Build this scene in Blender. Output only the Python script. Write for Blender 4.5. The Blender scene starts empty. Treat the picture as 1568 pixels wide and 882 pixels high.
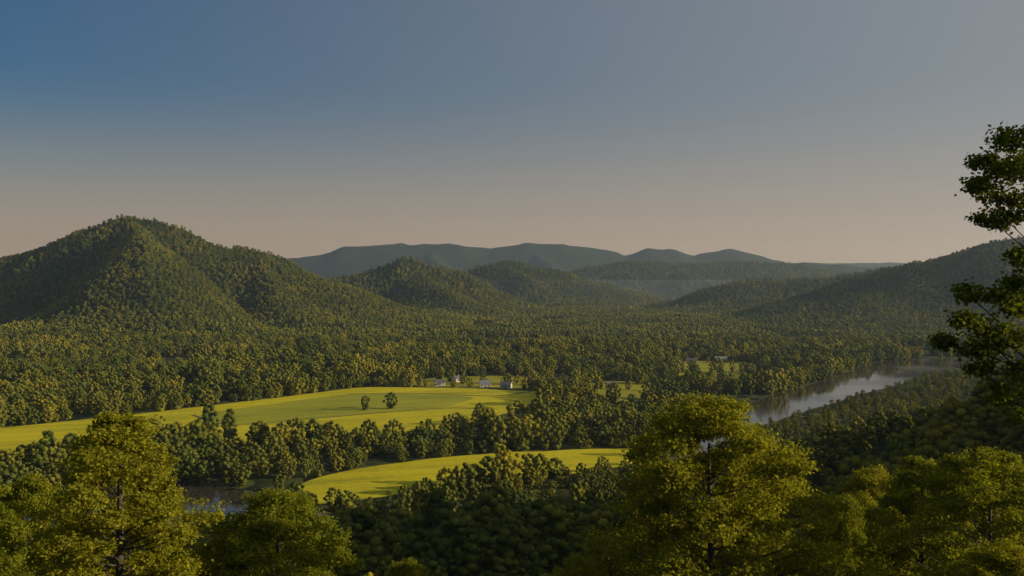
import bpy, math, random
import numpy as np
from mathutils import Vector, Matrix

scene = bpy.context.scene
rng = np.random.default_rng(7)
HAZE = 0.000054

# ------------------------------------------------------------------ helpers
def link(o):
    scene.collection.objects.link(o); return o

def hash2(ix, iy, seed):
    h = (ix.astype(np.int64)*374761393 + iy.astype(np.int64)*668265263 + seed*1274126177) & 0xffffffff
    h = ((h ^ (h >> 13))*1274126177) & 0xffffffff
    h = h ^ (h >> 16)
    return (h & 0xffffff)/float(0xffffff)

def vnoise(x, y, s, seed=0):
    x = x/s; y = y/s
    ix = np.floor(x); iy = np.floor(y)
    fx = x-ix; fy = y-iy
    fx = fx*fx*(3-2*fx); fy = fy*fy*(3-2*fy)
    a = hash2(ix, iy, seed); b = hash2(ix+1, iy, seed)
    c = hash2(ix, iy+1, seed); d = hash2(ix+1, iy+1, seed)
    return (a*(1-fx)+b*fx)*(1-fy)+(c*(1-fx)+d*fx)*fy

def fbm(x, y, s, seed=0, o=4):
    r = 0; amp = 0.5; t = 0
    for i in range(o):
        r = r+amp*vnoise(x, y, s/(2**i), seed+i*17); t += amp; amp *= 0.5
    return r/t

def sstep(a, b, x):
    t = np.clip((x-a)/(b-a), 0, 1); return t*t*(3-2*t)

def seg_dist(x, y, pts, vals):
    best = np.full(x.shape, 1e18); bv = np.zeros(x.shape)
    for (p, q, v0, v1) in zip(pts[:-1], pts[1:], vals[:-1], vals[1:]):
        dx, dy = q[0]-p[0], q[1]-p[1]
        t = np.clip(((x-p[0])*dx+(y-p[1])*dy)/(dx*dx+dy*dy), 0, 1)
        d = np.hypot(x-p[0]-t*dx, y-p[1]-t*dy)
        m = d < best
        best = np.where(m, d, best); bv = np.where(m, v0+(v1-v0)*t, bv)
    return best, bv

def in_poly(x, y, poly):
    r = np.zeros(x.shape, bool); n = len(poly)
    for i in range(n):
        x0, y0 = poly[i]; x1, y1 = poly[(i+1) % n]
        if y0 == y1: continue
        c = ((y0 > y) != (y1 > y)) & (x < (x1-x0)*(y-y0)/(y1-y0)+x0)
        r ^= c
    return r

# ------------------------------------------------------------------ terrain
RIDGES = [  # (points x,y,z , half width)
 ([(-2600,2750,150),(-1850,2700,150),(-1337,2600,172),(-1133,2600,228),(-1010,2600,262),(-900,2600,250),(-706,2600,190),(-519,2600,118),(-314,2620,42),(-143,2640,4)], 620),
 ([(-985,2600,254),(-900,2400,218),(-824,2150,180),(-745,1930,100),(-660,1740,8)], 310),
 ([(-706,2600,180),(-600,2350,115),(-490,2120,45),(-420,1980,4)], 240),
 ([(-1500,2650,150),(-1400,2300,120),(-1250,2000,50),(-1150,1850,6)], 300),
 ([(-900,3500,120),(-634,3400,112),(-520,3400,156),(-366,3400,184),(-254,3400,160),(-120,3400,112),(-9,3400,58),(90,3400,8)], 480),
 ([(-366,3400,180),(-290,3150,118),(-190,2900,45),(-120,2780,4)], 230),
 ([(-500,4300,135),(-265,4300,150),(-40,4300,190),(158,4300,164),(327,4300,112),(497,4300,64),(680,4300,15)], 560),
 ([(-40,4300,182),(60,4000,115),(150,3750,38),(200,3600,5)], 260),
 ([(100,6000,120),(339,6000,170),(653,6000,222),(900,6000,214),(1205,6000,232),(1638,6000,209),(1953,6000,170),(2425,6000,115),(3200,6000,90)], 800),
 ([(900,6000,210),(1000,5500,120),(1080,5200,30)], 380),
 ([(-2700,8500,250),(-2058,8500,286),(-1584,8500,350),(-1450,8500,402),(-803,8500,440),(-400,8500,415),(-217,8500,388),(-80,8500,412),(60,8500,432),(380,8500,425),(647,8500,402),(926,8500,335),(1150,8500,395),(1400,8500,376),(1539,8500,332),(1700,8500,376),(1850,8500,388),(2041,8500,335),(2320,8500,262),(2700,8500,240)], 1100),
 ([(-800,8500,420),(-600,7900,260),(-500,7400,90)], 450),
 ([(60,8500,410),(300,7900,260),(400,7400,90)], 450),
 ([(1150,8500,370),(1300,7900,240),(1400,7500,90)], 400),
 ([(1400,7200,150),(1700,7200,235),(2100,7200,250),(2600,7200,205),(2900,7200,170)], 700),
 ([(-6000,10500,340),(-5000,10500,370),(-3200,10500,335),(-2600,10500,345),(-2000,10500,335),(2500,10500,275),(3200,10500,300),(4000,10500,305),(5200,10500,250),(7000,10500,330)], 1300),
 ([(430,3500,6),(542,3500,34),(660,3500,84),(795,3500,106),(1070,3500,112),(1208,3500,135),(1500,3500,170),(2300,3500,230)], 480),
 ([(560,2600,12),(624,2600,36),(710,2600,64),(880,2600,118),(1017,2600,156),(1136,2600,192),(1337,2600,226),(1700,2600,340),(2500,2600,420)], 520),
 ([(60,-60,112),(150,60,98),(205,180,120),(232,300,112),(250,390,80),(247,450,52),(200,490,36),(140,500,17),(95,500,3)], 165),  # right-hand ridge, its unseen part raised to shade the middle slope
]
RIVER = [(1100,1330),(800,1310),(650,1340),(560,1340),(485,1245),(405,1115),(325,1005),(250,895),(192,808),(145,735),(124,660),(116,590),(88,515),(30,455),(-60,432),(-125,465),(-170,495),(-228,480),(-310,455),(-470,460),(-700,440)]
RW = [80,85,90,96,94,82,70,62,56,48,40,34,26,26,30,50,78,78,60,46,40]

def height(x, y):
    x = np.asarray(x, float); y = np.asarray(y, float)
    fr = sstep(1200, 2000, y)
    wx = x-24*fr+(fbm(x, y, 420, 3, 3)-0.5)*80*fr
    wy = y+(fbm(x, y, 420, 31, 3)-0.5)*200*fr
    h = np.zeros(x.shape)
    for pts, w in RIDGES:
        p2 = [(p[0], p[1]) for p in pts]; zs = [p[2] for p in pts]
        far = pts[0][1] > 1200
        d, v = seg_dist(wx if far else x, wy if far else y, p2, zs)
        if not far: w = np.minimum(w, 12+v*2.9)
        t = np.clip(1-d/w, 0, 1)
        pr = 0.55*t**1.25+0.45*t*t*(3-2*t)
        hh = v*pr
        k = np.where(v > 60, 9.0, 6.0)
        m = np.maximum(h, hh); mn = np.minimum(h, hh)
        h = m+k*0.25*np.clip(1-(m-mn)/k, 0, 1)**2*np.clip(mn/4, 0, 1)
    g = 1-np.abs(fbm(x, y*0.6, 250, 77, 3)*2-1)
    far = sstep(1300, 2000, y)*(0.28-0.20*sstep(4500, 7500, y))
    h = h*(1+far*(g-0.80))
    q = y*(1+0.32*sstep(0, 170, -x))
    near = np.interp(q, [-300, 0, 25, 54, 120, 200, 320, 400, 450], [150, 108, 97, 84, 62, 42, 19, 5, 0])
    near = near*(1+0.10*(fbm(x, y, 60, 5, 3)-0.5)*sstep(30, 90, y))
    h = np.maximum(h, near)
    return h

NR, NC = 620, 460
k = np.linspace(0, 1, NR)
ys = -150+ (np.exp(k*math.log(13500/60.0))-1)*60.0
us = np.linspace(-1, 1, NC)
Y, U = np.meshgrid(ys, us, indexing='ij')
X = U*(420+0.80*np.maximum(Y, 0))
Z = height(X, Y)
co = np.stack([X, Y, Z], -1).reshape(-1, 3)
idx = np.arange(NR*NC).reshape(NR, NC)
f = np.stack([idx[:-1, :-1], idx[:-1, 1:], idx[1:, 1:], idx[1:, :-1]], -1).reshape(-1, 4)

def mesh_np(name, co, quads, mat_idx=None, smooth=False):
    me = bpy.data.meshes.new(name)
    me.vertices.add(len(co)); me.vertices.foreach_set('co', np.ascontiguousarray(co, dtype=np.float32).ravel())
    n = len(quads)
    me.loops.add(n*4); me.loops.foreach_set('vertex_index', np.ascontiguousarray(quads, dtype=np.int32).ravel())
    me.polygons.add(n)
    me.polygons.foreach_set('loop_start', np.arange(0, n*4, 4, dtype=np.int32))
    me.polygons.foreach_set('loop_total', np.full(n, 4, dtype=np.int32))
    if mat_idx is not None: me.polygons.foreach_set('material_index', np.asarray(mat_idx, dtype=np.int32))
    if smooth: me.polygons.foreach_set('use_smooth', np.ones(n, bool))
    me.update(calc_edges=True); me.validate()
    return me

# ------------------------------------------------------------------ materials
def new_mat(name):
    m = bpy.data.materials.new(name); m.use_nodes = True
    nt = m.node_tree; nt.nodes.clear()
    out = nt.nodes.new('ShaderNodeOutputMaterial')
    return m, nt, out

def N(nt, t, **kw):
    n = nt.nodes.new(t)
    for a, b in kw.items(): setattr(n, a, b)
    return n

def noise(nt, scale, detail=4, vec=None, rough=0.55):
    n = N(nt, 'ShaderNodeTexNoise'); n.inputs['Scale'].default_value = scale
    n.inputs['Detail'].default_value = detail; n.inputs['Roughness'].default_value = rough
    if vec is not None: nt.links.new(vec, n.inputs['Vector'])
    return n

def ramp(nt, fac, stops):
    r = N(nt, 'ShaderNodeValToRGB')
    while len(r.color_ramp.elements) < len(stops): r.color_ramp.elements.new(0.5)
    for e, (p, c) in zip(r.color_ramp.elements, stops):
        e.position = p; e.color = (*c, 1)
    nt.links.new(fac, r.inputs[0]); return r

def leaf_mat(name, cols, transl=0.35, isl=((0.6, 0.62, 0.6), (1, 1, 1), (1.45, 1.35, 1.0)), stand=False):
    m, nt, out = new_mat(name)
    oi = N(nt, 'ShaderNodeObjectInfo')
    r = ramp(nt, oi.outputs['Random'], [(i/(len(cols)-1), c) for i, c in enumerate(cols)])
    geo = N(nt, 'ShaderNodeNewGeometry')
    r2 = ramp(nt, geo.outputs['Random Per Island'], [(0, isl[0]), (0.7, isl[1]), (1, isl[2])])
    mx = N(nt, 'ShaderNodeMixRGB', blend_type='MULTIPLY'); mx.inputs[0].default_value = 1
    nt.links.new(r.outputs[0], mx.inputs[1]); nt.links.new(r2.outputs[0], mx.inputs[2])
    col = mx.outputs[0]
    if stand:  # stands of different species across the valley
        nz = noise(nt, 0.009, 3, geo.outputs['Position'], 0.6)
        r3 = ramp(nt, nz.outputs[0], [(0.36, (0.6, 0.7, 0.85)), (0.5, (0.95, 0.97, 1.0)), (0.64, (1.35, 1.22, 0.9))])
        m3 = N(nt, 'ShaderNodeMixRGB', blend_type='MULTIPLY'); m3.inputs[0].default_value = 1
        nt.links.new(col, m3.inputs[1]); nt.links.new(r3.outputs[0], m3.inputs[2]); col = m3.outputs[0]
    d = N(nt, 'ShaderNodeBsdfDiffuse')
    nt.links.new(col, d.inputs['Color'])
    if transl <= 0:
        nt.links.new(d.outputs[0], out.inputs[0]); return m
    t = N(nt, 'ShaderNodeBsdfTranslucent')
    ty = N(nt, 'ShaderNodeMixRGB', blend_type='MULTIPLY'); ty.inputs[0].default_value = 1
    ty.inputs[2].default_value = (1.25, 1.2, 0.5, 1)
    nt.links.new(col, ty.inputs[1])
    nt.links.new(ty.outputs[0], t.inputs['Color'])
    ms = N(nt, 'ShaderNodeMixShader'); ms.inputs[0].default_value = transl
    nt.links.new(d.outputs[0], ms.inputs[1]); nt.links.new(t.outputs[0], ms.inputs[2])
    nt.links.new(ms.outputs[0], out.inputs[0])
    return m

M_leaf = leaf_mat('leaves', [(0.21, 0.230, 0.024), (0.26, 0.270, 0.026), (0.32, 0.295, 0.028), (0.225, 0.250, 0.026)], 0.48)
VC = [(0.105, 0.120, 0.022), (0.155, 0.160, 0.024), (0.235, 0.210, 0.026), (0.095, 0.120, 0.025)]
soft = ((0.65, 0.68, 0.72), (1, 1, 1), (1.35, 1.28, 1.0))
M_leaf_mid = leaf_mat('valley_leaves', VC, 0.3, soft, True)
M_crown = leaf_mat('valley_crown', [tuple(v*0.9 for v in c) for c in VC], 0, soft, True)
M_leaf_silhouette = leaf_mat('silhouette_leaves', [(0.12, 0.15, 0.018), (0.15, 0.17, 0.020)], 0.45)  # leaf colour darkened so the edge tree reads as a silhouette

m, nt, out = new_mat('bark'); M_bark = m
tc = N(nt, 'ShaderNodeTexCoord'); n = noise(nt, 6, 6, tc.outputs['Object'])
r = ramp(nt, n.outputs[0], [(0.3, (0.03, 0.022, 0.015)), (0.7, (0.10, 0.078, 0.055))])
b = N(nt, 'ShaderNodeBsdfPrincipled'); b.inputs['Roughness'].default_value = 0.9
bp = N(nt, 'ShaderNodeBump'); bp.inputs['Strength'].default_value = 0.6
nt.links.new(n.outputs[0], bp.inputs['Height']); nt.links.new(bp.outputs[0], b.inputs['Normal'])
nt.links.new(r.outputs[0], b.inputs['Base Color']); nt.links.new(b.outputs[0], out.inputs[0])

def ground_mat(name, stops, s1, s2, bump=0.5, dist=1.0, stripe=None, forest=False):
    m, nt, out = new_mat(name)
    tc = N(nt, 'ShaderNodeTexCoord')
    n1 = noise(nt, s1, 6, tc.outputs['Object']); n2 = noise(nt, s2, 5, tc.outputs['Object'], 0.7)
    mx = N(nt, 'ShaderNodeMath', operation='ADD'); mu = N(nt, 'ShaderNodeMath', operation='MULTIPLY'); mu.inputs[1].default_value = 0.5
    nt.links.new(n1.outputs[0], mx.inputs[0]); nt.links.new(n2.outputs[0], mx.inputs[1]); nt.links.new(mx.outputs[0], mu.inputs[0])
    fac = mu.outputs[0]
    if stripe:
        ang, freq, amt = stripe
        rot = N(nt, 'ShaderNodeMapping'); rot.inputs['Rotation'].default_value = (0, 0, math.radians(ang))
        nt.links.new(tc.outputs['Object'], rot.inputs[0])
        mp2 = N(nt, 'ShaderNodeMapping'); mp2.inputs['Scale'].default_value = (freq, freq*0.06, 1)
        nt.links.new(rot.outputs[0], mp2.inputs[0])
        w = noise(nt, 1.6, 4, mp2.outputs[0], 0.6)
        s_ = N(nt, 'ShaderNodeMath', operation='SUBTRACT'); s_.inputs[1].default_value = 0.5; nt.links.new(w.outputs[0], s_.inputs[0])
        a = N(nt, 'ShaderNodeMath', operation='MULTIPLY_ADD'); a.inputs[1].default_value = amt
        nt.links.new(s_.outputs[0], a.inputs[0]); nt.links.new(fac, a.inputs[2]); fac = a.outputs[0]
    r = ramp(nt, fac, stops); col = r.outputs[0]
    b = N(nt, 'ShaderNodeBsdfPrincipled'); b.inputs['Roughness'].default_value = 0.95
    b.inputs['Specular IOR Level'].default_value = 0.1
    bp = N(nt, 'ShaderNodeBump'); bp.inputs['Strength'].default_value = bump; bp.inputs['Distance'].default_value = dist
    nt.links.new(n2.outputs[0], bp.inputs['Height'])
    nrm = bp.outputs[0]
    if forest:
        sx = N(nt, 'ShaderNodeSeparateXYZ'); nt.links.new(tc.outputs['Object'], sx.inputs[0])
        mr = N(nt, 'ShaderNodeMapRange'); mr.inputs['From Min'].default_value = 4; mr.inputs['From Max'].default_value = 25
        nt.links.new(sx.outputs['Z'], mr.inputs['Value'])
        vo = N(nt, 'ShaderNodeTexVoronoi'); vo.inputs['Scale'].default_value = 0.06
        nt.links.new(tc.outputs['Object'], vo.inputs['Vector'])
        r2 = ramp(nt, vo.outputs['Distance'], [(0.0, (0.045, 0.058, 0.020)), (0.8, (0.015, 0.022, 0.010))])  # shade of the tree canopy painted into the hill colour, darker towards cell edges
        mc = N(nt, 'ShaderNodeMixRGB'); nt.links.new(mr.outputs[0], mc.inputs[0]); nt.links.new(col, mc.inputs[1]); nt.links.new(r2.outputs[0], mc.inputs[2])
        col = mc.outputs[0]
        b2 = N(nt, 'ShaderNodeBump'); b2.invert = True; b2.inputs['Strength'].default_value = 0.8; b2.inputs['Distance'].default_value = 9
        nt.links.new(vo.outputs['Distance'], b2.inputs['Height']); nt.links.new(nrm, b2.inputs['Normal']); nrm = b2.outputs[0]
    nt.links.new(nrm, b.inputs['Normal'])
    nt.links.new(col, b.inputs['Base Color']); nt.links.new(b.outputs[0], out.inputs[0])
    return m

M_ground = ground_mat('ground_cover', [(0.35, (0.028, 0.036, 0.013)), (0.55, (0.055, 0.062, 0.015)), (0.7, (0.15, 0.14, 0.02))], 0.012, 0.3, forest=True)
M_field = ground_mat('field_grass', [(0.32, (0.29, 0.270, 0.012)), (0.5, (0.49, 0.420, 0.011)), (0.66, (0.60, 0.50, 0.016))], 0.012, 0.22, 0.5, 0.6, (70, 0.05, 0.6))
M_meadow = ground_mat('meadow_grass', [(0.35, (0.16, 0.17, 0.016)), (0.5, (0.30, 0.27, 0.016)), (0.66, (0.40, 0.34, 0.020))], 0.03, 0.22, 0.5, 0.6)
M_crop = ground_mat('crop_rows', [(0.32, (0.18, 0.205, 0.022)), (0.5, (0.30, 0.30, 0.022)), (0.7, (0.43, 0.38, 0.020))], 0.015, 0.3, 0.5, 0.6, (62, 0.10, 0.6))
M_dirt = ground_mat('dirt', [(0.35, (0.06, 0.05, 0.03)), (0.65, (0.13, 0.10, 0.06))], 0.05, 1.0)

m, nt, out = new_mat('river_water'); M_water = m
tc = N(nt, 'ShaderNodeTexCoord')
n = noise(nt, 0.35, 5, tc.outputs['Object'])
n2 = noise(nt, 0.01, 3, tc.outputs['Object'])
b = N(nt, 'ShaderNodeBsdfPrincipled'); b.inputs['Base Color'].default_value = (0.05, 0.042, 0.028, 1)
r = ramp(nt, n2.outputs[0], [(0.35, (0.04, 0.04, 0.04)), (0.65, (0.14, 0.14, 0.14))])
nt.links.new(r.outputs[0], b.inputs['Roughness'])
b.inputs['IOR'].default_value = 1.5
bp = N(nt, 'ShaderNodeBump'); bp.inputs['Strength'].default_value = 0.12; bp.inputs['Distance'].default_value = 0.12
nt.links.new(n.outputs[0], bp.inputs['Height']); nt.links.new(bp.outputs[0], b.inputs['Normal'])
nt.links.new(b.outputs[0], out.inputs[0])

me = mesh_np('terrain', co, f, smooth=True); me.materials.append(M_ground)
terrain = link(bpy.data.objects.new('terrain', me))

# ------------------------------------------------------------------ river & fields
def catmull(pts, n=10):
    P = np.array(pts, float); P = np.vstack([2*P[0]-P[1], P, 2*P[-1]-P[-2]]); outp = []
    for i in range(1, len(P)-2):
        for t in np.linspace(0, 1, n, endpoint=False):
            outp.append(0.5*((2*P[i])+(-P[i-1]+P[i+1])*t+(2*P[i-1]-5*P[i]+4*P[i+1]-P[i+2])*t*t+(-P[i-1]+3*P[i]-3*P[i+1]+P[i+2])*t**3))
    outp.append(P[-2]); return np.array(outp)

def ribbon(name, pts, widths, z, mat, wob=0):
    C = catmull([(p[0], p[1], w) for p, w in zip(pts, widths)], 12)
    T = np.gradient(C[:, :2], axis=0); T /= np.linalg.norm(T, axis=1)[:, None]
    Nn = np.stack([-T[:, 1], T[:, 0]], 1)
    wl = C[:, 2]/2+(vnoise(C[:, 0], C[:, 1], 30, 9)-0.5)*wob
    wr = C[:, 2]/2+(vnoise(C[:, 0], C[:, 1], 30, 19)-0.5)*wob
    L = C[:, :2]+Nn*wl[:, None]; R = C[:, :2]-Nn*wr[:, None]
    n = len(C); co = np.zeros((2*n, 3)); co[0::2, :2] = L; co[1::2, :2] = R; co[:, 2] = z
    i = np.arange(n-1)*2
    q = np.stack([i, i+1, i+3, i+2], 1)
    me = mesh_np(name, co, q); me.materials.append(mat)
    return link(bpy.data.objects.new(name, me)), C

ribbon('river_bank', RIVER, [w+4 for w in RW], 0.15, M_dirt, 8)
_, RC = ribbon('river', RIVER, RW, 0.22, M_water, 5)

FIELD1 = [(-700,520),(-560,600),(-394,729),(-302,830),(-232,921),(-194,975),(-152,1035),(-55,1020),(30,990),(34,930),(0,840),(-30,765),(-47,690),(-120,672),(-190,680),(-237,650),(-273,590),(-332,535),(-430,520)]
FIELD2 = [(92,655),(28,647),(-34,627),(-86,590),(-112,548),(-122,505),(-100,488),(-62,508),(-20,535),(30,565),(80,600)]
CLEAR = [[(185,1110),(270,1080),(315,1160),(320,1360),(210,1370)],
         [(-110,1035),(60,1000),(70,1120),(-20,1160),(-100,1120)],
         [(60,930),(120,900),(150,1080),(90,1100)],
         [(-480,1150),(-400,1140),(-370,1350),(-470,1360)]]
def smooth_poly(poly, n=6, wob=3):
    o = []
    P = [np.array(p, float) for p in poly]
    for i in range(len(P)):
        a, b_ = P[i], P[(i+1) % len(P)]
        for t in np.linspace(0, 1, n, endpoint=False): o.append(a*(1-t)+b_*t)
    o = np.array(o)
    for _ in range(2): o = (np.roll(o, 1, 0)+2*o+np.roll(o, -1, 0))/4
    o[:, 0] += (vnoise(o[:, 0], o[:, 1], 20, 3)-0.5)*2*wob; o[:, 1] += (vnoise(o[:, 0], o[:, 1], 20, 4)-0.5)*2*wob
    return [tuple(p) for p in o]

def flat(name, poly, z, mat, wob=3):
    poly = smooth_poly(poly, 6, wob)
    me = bpy.data.meshes.new(name)
    me.from_pydata([(p[0], p[1], z) for p in poly], [], [list(range(len(poly)))])
    me.update()
    if me.polygons[0].normal.z < 0: me.flip_normals()
    me.materials.append(mat)
    return link(bpy.data.objects.new(name, me))
flat('grass_field', FIELD1, 0.08, M_field)
flat('grass_field', FIELD2, 0.08, M_field)
for c in CLEAR: flat('meadow', c, 0.06, M_meadow, 8)
flat('crop_field', [(-262,815),(-205,905),(-160,965),(-90,968),(-30,940),(-60,860),(-150,800),(-215,760)], 0.12, M_crop, 1)
ribbon('dirt_track', [(-262,815),(-215,762),(-150,800),(-62,858),(-20,850)], [3,3,3,3,3], 0.16, M_dirt)
ribbon('dirt_track', [(-160,968),(-90,972),(-20,950),(20,990)], [4,4,4,4], 0.16, M_dirt)

# ------------------------------------------------------------------ trees
def tube(p0, p1, r0, r1, sides=6, bend=0.0, segs=3, rg=None):
    p0 = np.array(p0, float); p1 = np.array(p1, float)
    d = p1-p0; L = np.linalg.norm(d)+1e-9; d = d/L
    a = np.cross(d, [0, 0, 1.0]);
    if np.linalg.norm(a) < 0.05: a = np.array([1.0, 0, 0])
    a /= np.linalg.norm(a); b = np.cross(d, a)
    vs = []; qs = []
    off = (rg.normal(size=2)*bend*L) if rg is not None else (0, 0)
    for i in range(segs+1):
        t = i/segs; c = p0+(p1-p0)*t+(a*off[0]+b*off[1])*math.sin(math.pi*t)
        r = r0+(r1-r0)*t
        for s in range(sides):
            an = 2*math.pi*s/sides
            vs.append(c+a*r*math.cos(an)+b*r*math.sin(an))
    for i in range(segs):
        for s in range(sides):
            s2 = (s+1) % sides
            qs.append((i*sides+s, i*sides+s2, (i+1)*sides+s2, (i+1)*sides+s))
    return np.array(vs), np.array(qs)

def puff(c, r, nu, nv, rg, jit=0.2, sq=0.85):
    u = np.linspace(0, 2*np.pi, nu, endpoint=False)+rg.uniform(0, 6)
    v = np.linspace(0.12, np.pi-0.12, nv)
    V, Uu = np.meshgrid(v, u, indexing='ij')
    rr = r*(1+rg.uniform(-jit, jit, V.shape))
    p = np.stack([rr*np.sin(V)*np.cos(Uu), rr*np.sin(V)*np.sin(Uu), rr*np.cos(V)*sq], -1)+np.array(c)
    i = np.arange(nu*nv).reshape(nv, nu); j = np.roll(i, -1, 1)
    q = np.stack([i[:-1], i[1:], j[1:], j[:-1]], -1).reshape(-1, 4)
    return p.reshape(-1, 3), q

def leaf_quads(c, n, size, rg):
    m = len(c)
    t = rg.normal(size=(m, 3)); t -= n*np.sum(t*n, 1)[:, None]; t /= np.linalg.norm(t, axis=1)[:, None]
    b = np.cross(n, t)
    s = size*rg.uniform(0.6, 1.3, m)[:, None]
    V = np.empty((m, 4, 3))
    V[:, 0] = c-t*s*0.5; V[:, 1] = c+b*s*0.33+n*s*0.08; V[:, 2] = c+t*s*0.5; V[:, 3] = c-b*s*0.33+n*s*0.08
    return V.reshape(-1, 3)

def tree_mesh(name, seed, H=18, R=6.5, base=0.22, nb=30, br=2.0, tufts=8, lpt=20, leaf=0.5, mat=None,
              limbs=14, blobs=None, top=0.45, tuft_s=0.3, trunk_r=0.35, lobes=3, trunk_top=0.85, core=None, nrm=0.75, lob=0.22):
    rg = np.random.default_rng(seed)
    if blobs is None:
        B = []
        ph = rg.uniform(0, 6.28, 3)
        for i in range(nb):
            t = (i+rg.uniform(0, 1))/nb
            a = i*2.39996+rg.uniform(-0.5, 0.5)
            prof = (t/top)**0.5 if t < top else (1-((t-top)/(1-top))**2.2)**0.55
            lobe = 1+lob*math.sin(lobes*a+ph[0]+4*t)+0.12*math.sin(2*a+ph[1])
            rad = (R-br*0.6)*max(0.05, prof)*lobe*math.sqrt(rg.uniform(0.3, 1))
            z = H*(base+(1-base)*t*0.93)
            B.append((rad*math.cos(a), rad*math.sin(a), z, br*rg.uniform(0.6, 1.25)*(1-0.3*t)))
        B = np.array(B)
    else: B = np.array(blobs, float)
    Vs = []; Qs = []; Ms = []; off = 0
    def add(v, q, mi):
        nonlocal off
        Vs.append(v); Qs.append(q+off); Ms.append(np.full(len(q), mi)); off += len(v)
    lean = rg.normal(size=2)*H*0.015
    tt = H*trunk_top
    tx = lambda z: (lean[0]*z/H*2, lean[1]*z/H*2)
    zs = np.linspace(0, tt, 6)
    for i in range(5):
        r0 = trunk_r*(1-zs[i]/tt*0.85)*(1.35 if i == 0 else 1); r1 = trunk_r*(1-zs[i+1]/tt*0.85)
        add(*tube((*tx(zs[i]), zs[i]-(0.8 if i == 0 else 0)), (*tx(zs[i+1]), zs[i+1]), r0, r1, 8, 0, 1), 0)
    order = np.argsort(-np.hypot(B[:, 0], B[:, 1]))[:limbs]
    for j in order:
        x, y, z, r = B[j]
        zt = max(H*0.12, min(tt*0.97, z-np.hypot(x, y)*rg.uniform(0.35, 0.7)))
        rr = trunk_r*(1-zt/tt*0.85)*0.45
        add(*tube((*tx(zt), zt), (x, y, z), rr, rr*0.2, 5, 0.05, 3, rg), 0)
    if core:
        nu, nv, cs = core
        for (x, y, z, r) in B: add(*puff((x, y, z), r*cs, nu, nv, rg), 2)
    if lpt:
        tn = rg.normal(size=(len(B), tufts, 3)); tn /= np.linalg.norm(tn, axis=2)[:, :, None]
        tn[:, :, 2] = tn[:, :, 2]*0.75+0.12
        tr = B[:, 3][:, None]*rg.uniform(0.55, 1.0, (len(B), tufts))
        tc_ = B[:, None, :3]+tn*tr[:, :, None]*np.array([1, 1, 0.8])
        sig = (B[:, 3]*tuft_s)[:, None, None, None]
        lc = tc_[:, :, None, :]+rg.normal(size=(len(B), tufts, lpt, 3))*sig*np.array([1, 1, 0.6])
        nn = (tn[:, :, None, :]+rg.normal(size=lc.shape)*nrm+np.array([0, 0, 0.35])).reshape(-1, 3)
        nn /= np.linalg.norm(nn, axis=1)[:, None]
        v = leaf_quads(lc.reshape(-1, 3), nn, leaf, rg)
        add(v, np.arange(len(v)).reshape(-1, 4), 1)
    me = mesh_np(name, np.vstack(Vs), np.vstack(Qs), np.concatenate(Ms))
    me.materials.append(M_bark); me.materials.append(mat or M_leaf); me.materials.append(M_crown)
    return me

def proto_coll(name, meshes):
    c = bpy.data.collections.new(name)
    for i, m in enumerate(meshes):
        o = bpy.data.objects.new(f'{m.name}', m); c.objects.link(o)
    return c

mid = [tree_mesh('valley_tree_form', 100+i, H=[15,17,15,18,14,16][i], R=[6.2, 7.4, 7.8, 5.6, 6.6, 7.6][i], base=0.06, nb=[32, 40, 42, 30, 34, 38][i], br=1.95, tufts=8, lpt=9, leaf=0.45,
        mat=M_leaf_mid, limbs=4, top=[0.5, 0.45, 0.55, 0.5, 0.6, 0.5][i], core=(9, 6, 0.82), nrm=0.45, lob=0.2) for i in range(6)]
far = [tree_mesh('hill_tree_form', 200+i, H=13, R=6.2, base=0.1, nb=9, br=2.7, lpt=0,
        mat=M_leaf_mid, limbs=0, top=0.4, core=(7, 5, 0.95)) for i in range(5)]
C_mid = proto_coll('valley_tree_forms', mid); C_far = proto_coll('hill_tree_forms', far)

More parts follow.
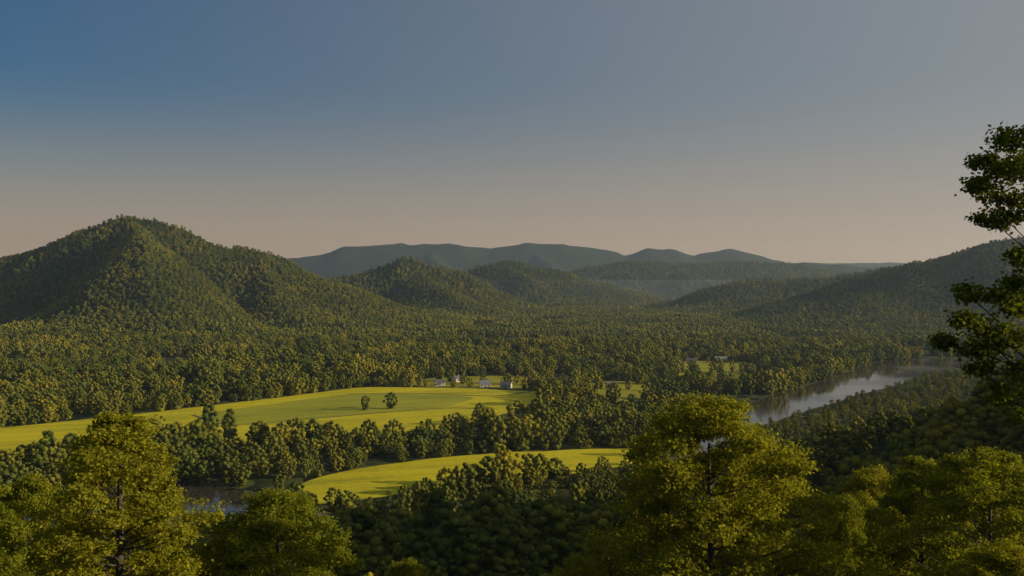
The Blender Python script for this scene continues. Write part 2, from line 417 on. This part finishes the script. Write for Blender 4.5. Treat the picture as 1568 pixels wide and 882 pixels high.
def forest(name, P, S, coll, nproto, seed):
    rg = np.random.default_rng(seed)
    n = len(P)
    me = bpy.data.meshes.new(name)
    me.vertices.add(n); me.vertices.foreach_set('co', np.ascontiguousarray(P, dtype=np.float32).ravel())
    a = me.attributes.new('inst_scale', 'FLOAT_VECTOR', 'POINT'); a.data.foreach_set('vector', np.ascontiguousarray(S, dtype=np.float32).ravel())
    rot = np.zeros((n, 3), np.float32); rot[:, 2] = rg.uniform(0, 6.283, n)
    a = me.attributes.new('inst_rot', 'FLOAT_VECTOR', 'POINT'); a.data.foreach_set('vector', rot.ravel())
    a = me.attributes.new('inst_idx', 'INT', 'POINT'); a.data.foreach_set('value', rg.integers(0, nproto, n).astype(np.int32))
    me.update()
    o = link(bpy.data.objects.new(name, me))
    g = bpy.data.node_groups.new(name+'_scatter', 'GeometryNodeTree')
    g.interface.new_socket('Geometry', in_out='INPUT', socket_type='NodeSocketGeometry')
    g.interface.new_socket('Geometry', in_out='OUTPUT', socket_type='NodeSocketGeometry')
    gi = g.nodes.new('NodeGroupInput'); go = g.nodes.new('NodeGroupOutput')
    ci = g.nodes.new('GeometryNodeCollectionInfo'); ci.inputs['Collection'].default_value = coll
    ci.inputs['Separate Children'].default_value = True; ci.inputs['Reset Children'].default_value = True
    m2p = g.nodes.new('GeometryNodeMeshToPoints')
    ip = g.nodes.new('GeometryNodeInstanceOnPoints'); ip.inputs['Pick Instance'].default_value = True
    def attr(nm, t):
        q = g.nodes.new('GeometryNodeInputNamedAttribute'); q.data_type = t; q.inputs['Name'].default_value = nm
        return [s for s in q.outputs if s.enabled][0]
    L = g.links
    L.new(gi.outputs[0], m2p.inputs['Mesh']); L.new(m2p.outputs[0], ip.inputs['Points'])
    L.new(ci.outputs[0], ip.inputs['Instance'])
    L.new(attr('inst_idx', 'INT'), ip.inputs['Instance Index'])
    L.new(attr('inst_scale', 'FLOAT_VECTOR'), ip.inputs['Scale'])
    e2r = g.nodes.new('FunctionNodeEulerToRotation')
    L.new(attr('inst_rot', 'FLOAT_VECTOR'), e2r.inputs[0]); L.new(e2r.outputs[0], ip.inputs['Rotation'])
    L.new(ip.outputs[0], go.inputs[0])
    md = o.modifiers.new('scatter', 'NODES'); md.node_group = g
    print(name, n)
    return o

def scatter(y0, y1, sp, seed, margin=60, slope=0.57):
    rg = np.random.default_rng(seed)
    W = slope*y1+margin
    gx = np.arange(-W, W, sp); gy = np.arange(y0, y1, sp)
    GX, GY = np.meshgrid(gx, gy)
    GX[1::2] += sp/2
    x = (GX+rg.uniform(-0.55, 0.55, GX.shape)*sp).ravel(); y = (GY+rg.uniform(-0.55, 0.55, GX.shape)*sp).ravel()
    m = np.abs(x) < slope*y+margin
    return x[m], y[m], rg

HOUSES = [(-76,1046),(-6,1022),(-28,1030),(102,1020),(240,1330),(282,1345)]
def open_ground(x, y, rg):
    bad = in_poly(x, y, FIELD1) | in_poly(x, y, FIELD2)
    for c in CLEAR: bad |= in_poly(x, y, c) & (rg.random(len(x)) > 0.08)
    for hx, hy in HOUSES: bad |= (np.abs(x-hx) < 15) & (y > hy-70) & (y < hy+12)
    d, w = seg_dist(x, y, [tuple(p[:2]) for p in RC[::4]]+[tuple(RC[-1][:2])], list(RC[::4, 2])+[RC[-1][2]])
    bad |= d < w/2+2
    return bad, d-w/2

x1, y1, rg = scatter(120, 620, 9.4, 11, 120, 0.58)
x2, y2, _ = scatter(620, 1750, 10.3, 12, 120, 0.58)
x = np.concatenate([x1, x2]); y = np.concatenate([y1, y2])
bad, rd = open_ground(x, y, rg)
z = height(x, y)
big = fbm(x, y, 90, 55, 2)
gap = (fbm(x, y, 70, 41, 3) < 0.40) & (z < 2) & (y > 720)
gap |= (vnoise(x, y, 26, 88) < 0.16) & (y > 380)
bad |= gap
s = rg.uniform(0.18, 1.0, len(x))**0.65*(0.60+0.9*big)
s = s*np.where(y > 620, 1.2, 1.0)*np.where(y < 400, 1.25, 1.0)
rx = np.interp(y, [560, 660, 735, 805, 890, 1000, 1110, 1240, 1330], [116, 124, 145, 192, 250, 325, 405, 480, 560])
right_bank = (x > rx) & (y > 560) & (y < 1320) & (z < 8) & (rd < 130)
s = np.where(right_bank, s*np.where(rd < 25, 0.32, 0.48), s)
left_bank = (~right_bank) & (x > 60) & (y > 700) & (y < 1500) & (rd < 30)
s = np.where(left_bank, np.maximum(s, rg.uniform(0.75, 1.1, len(x))), s)
left_front = (x < -120) & (y > 370) & (y < 500) & (rd < 110)
s = np.where(left_front, s*0.42, s)
fld2_front = (x > -75) & (x < 110) & (y > 478) & (y < 620) & (rd < 60)
s = np.where(fld2_front, s*0.5, s)
clear_front = (x > 150) & (x < 290) & (y > 990) & (y < 1110)
s = np.where(clear_front, s*0.6, s)
lim = (110-0.30*y-z)/18.0
s = np.where((y < 215) & (x < 60), np.minimum(s, lim), s)
keep = (~bad) & (s > 0.15)
x, y, z, s = x[keep], y[keep], z[keep], s[keep]
sz = s*rg.uniform(0.85, 1.15, len(s))
P = np.stack([x, y, z-0.3], 1); S = np.stack([s, s, sz], 1)
forest('valley_forest', P, S, C_mid, 6, 1)

def hill_forest(name, y0, y1, sp, sc, seed):
    x, y, rg = scatter(y0, y1, sp, seed, 100, 0.56)
    z = height(x, y)
    e = 20.0
    gy = (height(x, y+e)-z)/e
    bad, _ = open_ground(x, y, rg)
    back = (gy < -0.20) & (z > 40)
    gap = (fbm(x, y, 110, 61, 3) < 0.41) & (z < 3)
    kp = (~bad) & (~gap) & (~back)
    x, y, z = x[kp], y[kp], z[kp]
    s = rg.uniform(0.45, 1.1, len(x))*sc*(0.75+0.5*fbm(x, y, 90, 66, 2))
    hs_ = np.where(z > 20, 0.8, 1.1)
    forest(name, np.stack([x, y, z-0.5], 1), np.stack([s, s, s*hs_*rg.uniform(0.85, 1.15, len(s))], 1), C_far, 5, seed)
hill_forest('hill_forest', 1750, 3000, 9.2, 0.90, 21)
hill_forest('far_hill_forest', 3000, 4700, 12.5, 1.05, 22)
hill_forest('distant_hill_forest', 4700, 6300, 19, 1.4, 23)

# lone trees standing in the field
for i, (lx, ly, h) in enumerate([(-125, 847, 13), (-104, 856, 15)]):
    o = link(bpy.data.objects.new('field_tree', mid[i*2])); hm = [15, 15][i]
    o.location = (lx, ly, -0.3); o.scale = (h/hm*0.9, h/hm*0.9, h/hm); o.rotation_euler[2] = i*2

# foreground trees
fg = [tree_mesh('broadleaf_a', 301, H=20, R=5.2, base=0.15, nb=160, br=1.25, tufts=13, lpt=58, leaf=0.165, limbs=70, top=0.42, tuft_s=0.25, lobes=4, lob=0.2),
      tree_mesh('broadleaf_b', 302, H=20, R=4.2, base=0.15, nb=115, br=1.15, tufts=12, lpt=58, leaf=0.165, limbs=60, top=0.36, tuft_s=0.24, lobes=3, trunk_top=0.93, lob=0.24),
      tree_mesh('broadleaf_c', 303, H=20, R=5.6, base=0.15, nb=155, br=1.25, tufts=13, lpt=56, leaf=0.165, limbs=70, top=0.5, tuft_s=0.25, lobes=5, lob=0.2)]
FR = [5.2, 4.2, 5.6]
FG = [ # x, y, top z, R, form, rot
 (-19.8, 50, 104.2, 4.9, 1, 0.3), (-22.6, 40, 103.4, 3.2, 1, 2.0), (-14.2, 60, 97.9, 5.8, 0, 1.0), (-6.4, 60, 93.8, 2.8, 1, 4.0),
 (10.6, 52, 104.6, 6.3, 0, 5.0), (20.2, 60, 97.6, 3.2, 2, 1.5), (23.0, 48, 102.4, 5.2, 2, 3.3), (39.0, 108, 90.5, 6.0, 0, 2.2),
 (50.0, 115, 90.0, 6.5, 2, 0.4), (3.2, 50, 96.6, 2.4, 2, 0.7), (16.9, 34, 101.2, 3.2, 0, 2.9), (-20.5, 42, 97.6, 3.6, 2, 4.4),
 (25.5, 62, 99.8, 4.2, 1, 5.5), (32.0, 95, 89.0, 4.5, 1, 0.9), (-30.0, 62, 98.5, 4.5, 2, 2.6), (33, 60, 101, 5, 0, 1.9),
 (-9.5, 48, 96.2, 3.4, 0, 3.9), (17.0, 46, 96.8, 3.4, 1, 2.3), (11.2, 60, 100.2, 5.0, 2, 0.2), (-21.5, 58, 99.5, 4.2, 2, 5.2)]
for (tx_, ty_, tz, R_, k_, ro) in FG:
    zb = float(height(np.array([tx_]), np.array([ty_]))[0])-0.2
    o = link(bpy.data.objects.new('deciduous_tree', fg[k_]))
    o.location = (tx_, ty_, zb); o.rotation_euler[2] = ro
    s_ = R_/FR[k_]; o.scale = (s_, s_, (tz-zb)/20.0)

# tree at the right edge with limbs reaching into view
gx, gy = 19.0, 30.0
gz = float(height(np.array([gx]), np.array([gy]))[0])-0.2
def b_(X_, Z_, dy, r): return (X_-gx, dy, Z_-gz, r*1.0)
bl = [b_(14.95,114.2,0.0,0.5), b_(14.3,113.6,0.4,0.42), b_(15.3,113.4,-0.5,0.6), b_(14.0,112.9,0,0.38), b_(14.7,112.6,0.5,0.55), b_(14.4,111.9,0.1,0.36), b_(15.1,111.8,0.3,0.45), b_(15.5,112.4,0.3,0.5),
      b_(14.7,113.2,-0.3,0.5), b_(15.4,114.3,0.3,0.5),
      b_(15.8,113.4,0.8,0.6), b_(16.2,114.6,-0.3,0.6), b_(16.6,113.8,0.6,0.8), b_(16.4,112.5,-0.8,0.6), b_(17.2,115.3,0,0.9), b_(18.4,116,0.4,1.1),
      b_(15.4,110.7,0.2,0.42), b_(15.9,110.2,-0.4,0.55), b_(13.85,109.6,0.3,0.4), b_(14.7,109.5,0.0,0.48), b_(13.5,108.8,-0.5,0.4), b_(14.3,108.6,0.1,0.52), b_(15.2,109.2,0.1,0.5), b_(15.3,110.0,0.3,0.4),
      b_(13.3,108.1,0.6,0.36), b_(14.0,107.9,0.0,0.42), b_(15.1,108.3,-0.2,0.55), b_(14.3,107.3,0.3,0.4), b_(15.3,107.2,0,0.55), b_(14.8,106.5,0.2,0.42), b_(15.4,105.9,-0.3,0.5), b_(16.0,106.6,0.3,0.55), b_(14.7,108.0,0.5,0.45),
      b_(16.5,109.4,0.8,0.8), b_(16.8,107.6,-0.9,0.9), b_(17.5,110.8,1.2,1.0), b_(20,117,0,1.3), b_(21,114,1.5,1.6), b_(22,111,0.5,1.6), b_(20.5,109,-2,1.5), b_(18,112.6,-1.8,1.1), b_(22,107.5,-1,1.6), b_(18.2,108,2.2,1.2)]
me = tree_mesh('edge_broadleaf', 401, H=118.5-gz, blobs=bl, tufts=15, lpt=28, leaf=0.15, limbs=44, tuft_s=0.35, mat=M_leaf_silhouette, trunk_r=0.34)
o = link(bpy.data.objects.new('deciduous_tree', me)); o.location = (gx, gy, gz)

# ------------------------------------------------------------------ houses
def simple_mat(name, col, rough=0.7):
    m, nt, out = new_mat(name)
    tc = N(nt, 'ShaderNodeTexCoord'); n = noise(nt, 3, 4, tc.outputs['Object'])
    r = ramp(nt, n.outputs[0], [(0.3, tuple(c*0.85 for c in col)), (0.7, col)])
    b = N(nt, 'ShaderNodeBsdfPrincipled'); b.inputs['Roughness'].default_value = rough
    nt.links.new(r.outputs[0], b.inputs['Base Color']); nt.links.new(b.outputs[0], out.inputs[0]); return m
M_white = simple_mat('white_siding', (0.62, 0.60, 0.55)); M_roof = simple_mat('roof_shingle', (0.12, 0.11, 0.11))
M_roof2 = simple_mat('metal_roof', (0.22, 0.22, 0.23), 0.5); M_glass = simple_mat('window_glass', (0.03, 0.035, 0.04), 0.1)
M_brick = simple_mat('brick', (0.28, 0.13, 0.09)); M_door = simple_mat('door_paint', (0.16, 0.05, 0.03))

def box(name, c, s, mat, parent):
    x, y, z = [v/2 for v in s]
    vs = [(c[0]+i*x, c[1]+j*y, c[2]+k_*z) for i in (-1, 1) for j in (-1, 1) for k_ in (-1, 1)]
    me = bpy.data.meshes.new(name)
    me.from_pydata(vs, [], [(0, 1, 3, 2), (4, 6, 7, 5), (0, 4, 5, 1), (2, 3, 7, 6), (0, 2, 6, 4), (1, 5, 7, 3)])
    me.materials.append(mat); o = link(bpy.data.objects.new(name, me)); o.parent = parent; return o

def house(name, loc, rot, w=12, d=8, h=4.5, wall=M_white, roof=M_roof, barn=False):
    e = link(bpy.data.objects.new(name, None)); e.location = loc; e.rotation_euler[2] = rot
    me = bpy.data.meshes.new('walls'); x, y = w/2, d/2; rh = d*0.38
    vs = [(-x,-y,0),(x,-y,0),(x,y,0),(-x,y,0),(-x,-y,h),(x,-y,h),(x,y,h),(-x,y,h),(-x,0,h+rh),(x,0,h+rh)]
    me.from_pydata(vs, [], [(0,1,5,4),(1,2,6,9,5),(2,3,7,6),(3,0,4,8,7)]); me.materials.append(wall)
    o = link(bpy.data.objects.new('walls', me)); o.parent = e
    me = bpy.data.meshes.new('roof'); ov = 0.5; t = 0.18; X = x+ov; sl = rh/y
    vs = []
    for dz in (0.02, 0.02+t):
        vs += [(-X,-y-ov,h-ov*sl+dz),(X,-y-ov,h-ov*sl+dz),(X,0,h+rh+dz),(-X,0,h+rh+dz),(-X,y+ov,h-ov*sl+dz),(X,y+ov,h-ov*sl+dz)]
    me.from_pydata(vs, [], [(0,3,2,1),(3,4,5,2),(6,7,8,9),(9,8,11,10),(0,1,7,6),(4,10,11,5),(0,6,9,3),(3,9,10,4),(1,2,8,7),(2,5,11,8)])
    me.materials.append(roof); o = link(bpy.data.objects.new('roof', me)); o.parent = e
    nwin = int(w//3)
    for i in range(nwin):
        xx = -x+(i+0.5)*w/nwin
        if i == nwin//2: box('door', (xx, -y-0.03, 1.05), (1.1, 0.08, 2.1), M_door, e)
        else: box('window', (xx, -y-0.03, 1.7), (1.1, 0.08, 1.4), M_glass, e)
        box('window', (xx, y+0.03, 1.7), (1.1, 0.08, 1.4), M_glass, e)
    for sx in (-1, 1): box('window', (sx*(x+0.03), 0, 1.9), (0.08, 1.2, 1.4), M_glass, e)
    if not barn:
        box('chimney', (x*0.5, 0.6, h+rh+0.3), (0.8, 0.8, 1.8), M_brick, e)
        box('porch_roof', (0, -y-1.2, 2.75), (w*0.6, 2.3, 0.15), roof, e)
        for sx in (-1, 0, 1): box('porch_post', (sx*w*0.27, -y-2.2, 1.33), (0.16, 0.16, 2.66), M_white, e)
    return e
house('farmhouse', (-76, 1046, 0.07), 0.2, 11, 7, 3.8)
house('farmhouse', (-6, 1022, 0.07), -0.25, 11, 7, 4.0)
house('barn', (-28, 1032, 0.07), 0.1, 11, 8, 3.8, M_white, M_roof2, True)
house('farmhouse', (102, 1020, 0.07), 0.1, 11, 7, 3.8, M_brick)
house('farmhouse', (240, 1330, 0.07), -0.2, 14, 8, 4)
house('barn', (282, 1345, 0.07), 0.15, 16, 9, 4.2, M_brick, M_roof2, True)
house('farmhouse', (-60, 1085, 0.07), 0.9, 10, 7, 3.8)
# yard trees around the houses
for i, (lx, ly, h) in enumerate([(-90,1036,9),(-62,1036,8),(-44,1030,12),(12,1012,11),(24,1004,9),(-52,1060,13),(86,1010,9),(118,1005,10),(222,1325,11),(262,1330,9),(-98,1050,13),(300,1340,12)]):
    o = link(bpy.data.objects.new('yard_tree', mid[i % 6])); o.location = (lx, ly, 0); o.scale = (h/18,)*3; o.rotation_euler[2] = i*1.3

# ------------------------------------------------------------------ light, sky, haze
AZ, EL = math.radians(98), math.radians(17)
Sd = Vector((math.sin(AZ)*math.cos(EL), math.cos(AZ)*math.cos(EL), math.sin(EL)))
ld = bpy.data.lights.new('sun', 'SUN'); ld.energy = 5.0; ld.angle = math.radians(0.5); ld.color = (1.0, 0.87, 0.62)
lo = link(bpy.data.objects.new('sun', ld)); lo.rotation_euler = (-Sd).to_track_quat('-Z', 'Y').to_euler()

w = bpy.data.worlds.new('World'); scene.world = w; w.use_nodes = True
nt = w.node_tree; bg = nt.nodes['Background']
ST = 0.055
sk = nt.nodes.new('ShaderNodeTexSky'); sk.sky_type = 'NISHITA'; sk.sun_disc = False
sk.sun_elevation = EL; sk.sun_rotation = AZ; sk.dust_density = 2.0; sk.ozone_density = 4.0; sk.air_density = 1.0
hs = nt.nodes.new('ShaderNodeHueSaturation'); hs.inputs['Saturation'].default_value = 1.25; hs.inputs['Hue'].default_value = 0.502; hs.inputs['Value'].default_value = 1.12
nt.links.new(sk.outputs[0], hs.inputs['Color'])
tcw = nt.nodes.new('ShaderNodeTexCoord')
dt = nt.nodes.new('ShaderNodeVectorMath'); dt.operation = 'DOT_PRODUCT'; dt.inputs[1].default_value = Sd
nt.links.new(tcw.outputs['Generated'], dt.inputs[0])
m1 = nt.nodes.new('ShaderNodeMapRange'); m1.inputs['From Min'].default_value = -0.5; m1.inputs['From Max'].default_value = 0.45; m1.inputs['To Max'].default_value = 0.9
nt.links.new(dt.outputs['Value'], m1.inputs['Value'])
mixa = nt.nodes.new('ShaderNodeMixRGB'); nt.links.new(m1.outputs[0], mixa.inputs[0]); nt.links.new(hs.outputs[0], mixa.inputs[1])
mixa.inputs[2].default_value = (0.26/ST, 0.28/ST, 0.295/ST, 1)
sz_ = nt.nodes.new('ShaderNodeSeparateXYZ'); nt.links.new(tcw.outputs['Generated'], sz_.inputs[0])
m2 = nt.nodes.new('ShaderNodeMapRange'); m2.interpolation_type = 'SMOOTHSTEP'; m2.inputs['From Min'].default_value = -0.08; m2.inputs['From Max'].default_value = 0.20; m2.inputs['To Min'].default_value = 1.0; m2.inputs['To Max'].default_value = 0.0
nt.links.new(sz_.outputs['Z'], m2.inputs['Value'])
mixb = nt.nodes.new('ShaderNodeMixRGB'); nt.links.new(m2.outputs[0], mixb.inputs[0]); nt.links.new(mixa.outputs[0], mixb.inputs[1])
mixb.inputs[2].default_value = (0.53/ST, 0.39/ST, 0.27/ST, 1)
nt.links.new(mixb.outputs[0], bg.inputs[0]); bg.inputs[1].default_value = ST

def haze_mat(name, dens, col, g):
    m, nt, out = new_mat(name)
    vs = N(nt, 'ShaderNodeVolumeScatter'); vs.inputs['Color'].default_value = (*col, 1)
    vs.inputs['Density'].default_value = dens; vs.inputs['Anisotropy'].default_value = g
    nt.links.new(vs.outputs[0], out.inputs['Volume']); return m
box('haze', (0, 6000, 230), (20000, 14500, 700), haze_mat('air_haze', HAZE, (0.62, 0.80, 1.0), 0.45), None)
box('valley_mist', (0, 8200, 40), (19000, 9600, 150), haze_mat('low_mist', 0.00005, (0.72, 0.85, 1.0), 0.45), None)

# ------------------------------------------------------------------ camera
cd = bpy.data.cameras.new('camera'); cd.lens = 35; cd.sensor_width = 36; cd.clip_start = 0.1; cd.clip_end = 40000
cam = link(bpy.data.objects.new('camera', cd)); cam.location = (0, 0, 110)
cam.rotation_euler = (math.radians(90-0.41), 0, 0)
scene.camera = cam
scene.view_settings.view_transform = 'Standard'; scene.view_settings.look = 'None'; scene.view_settings.exposure = 0
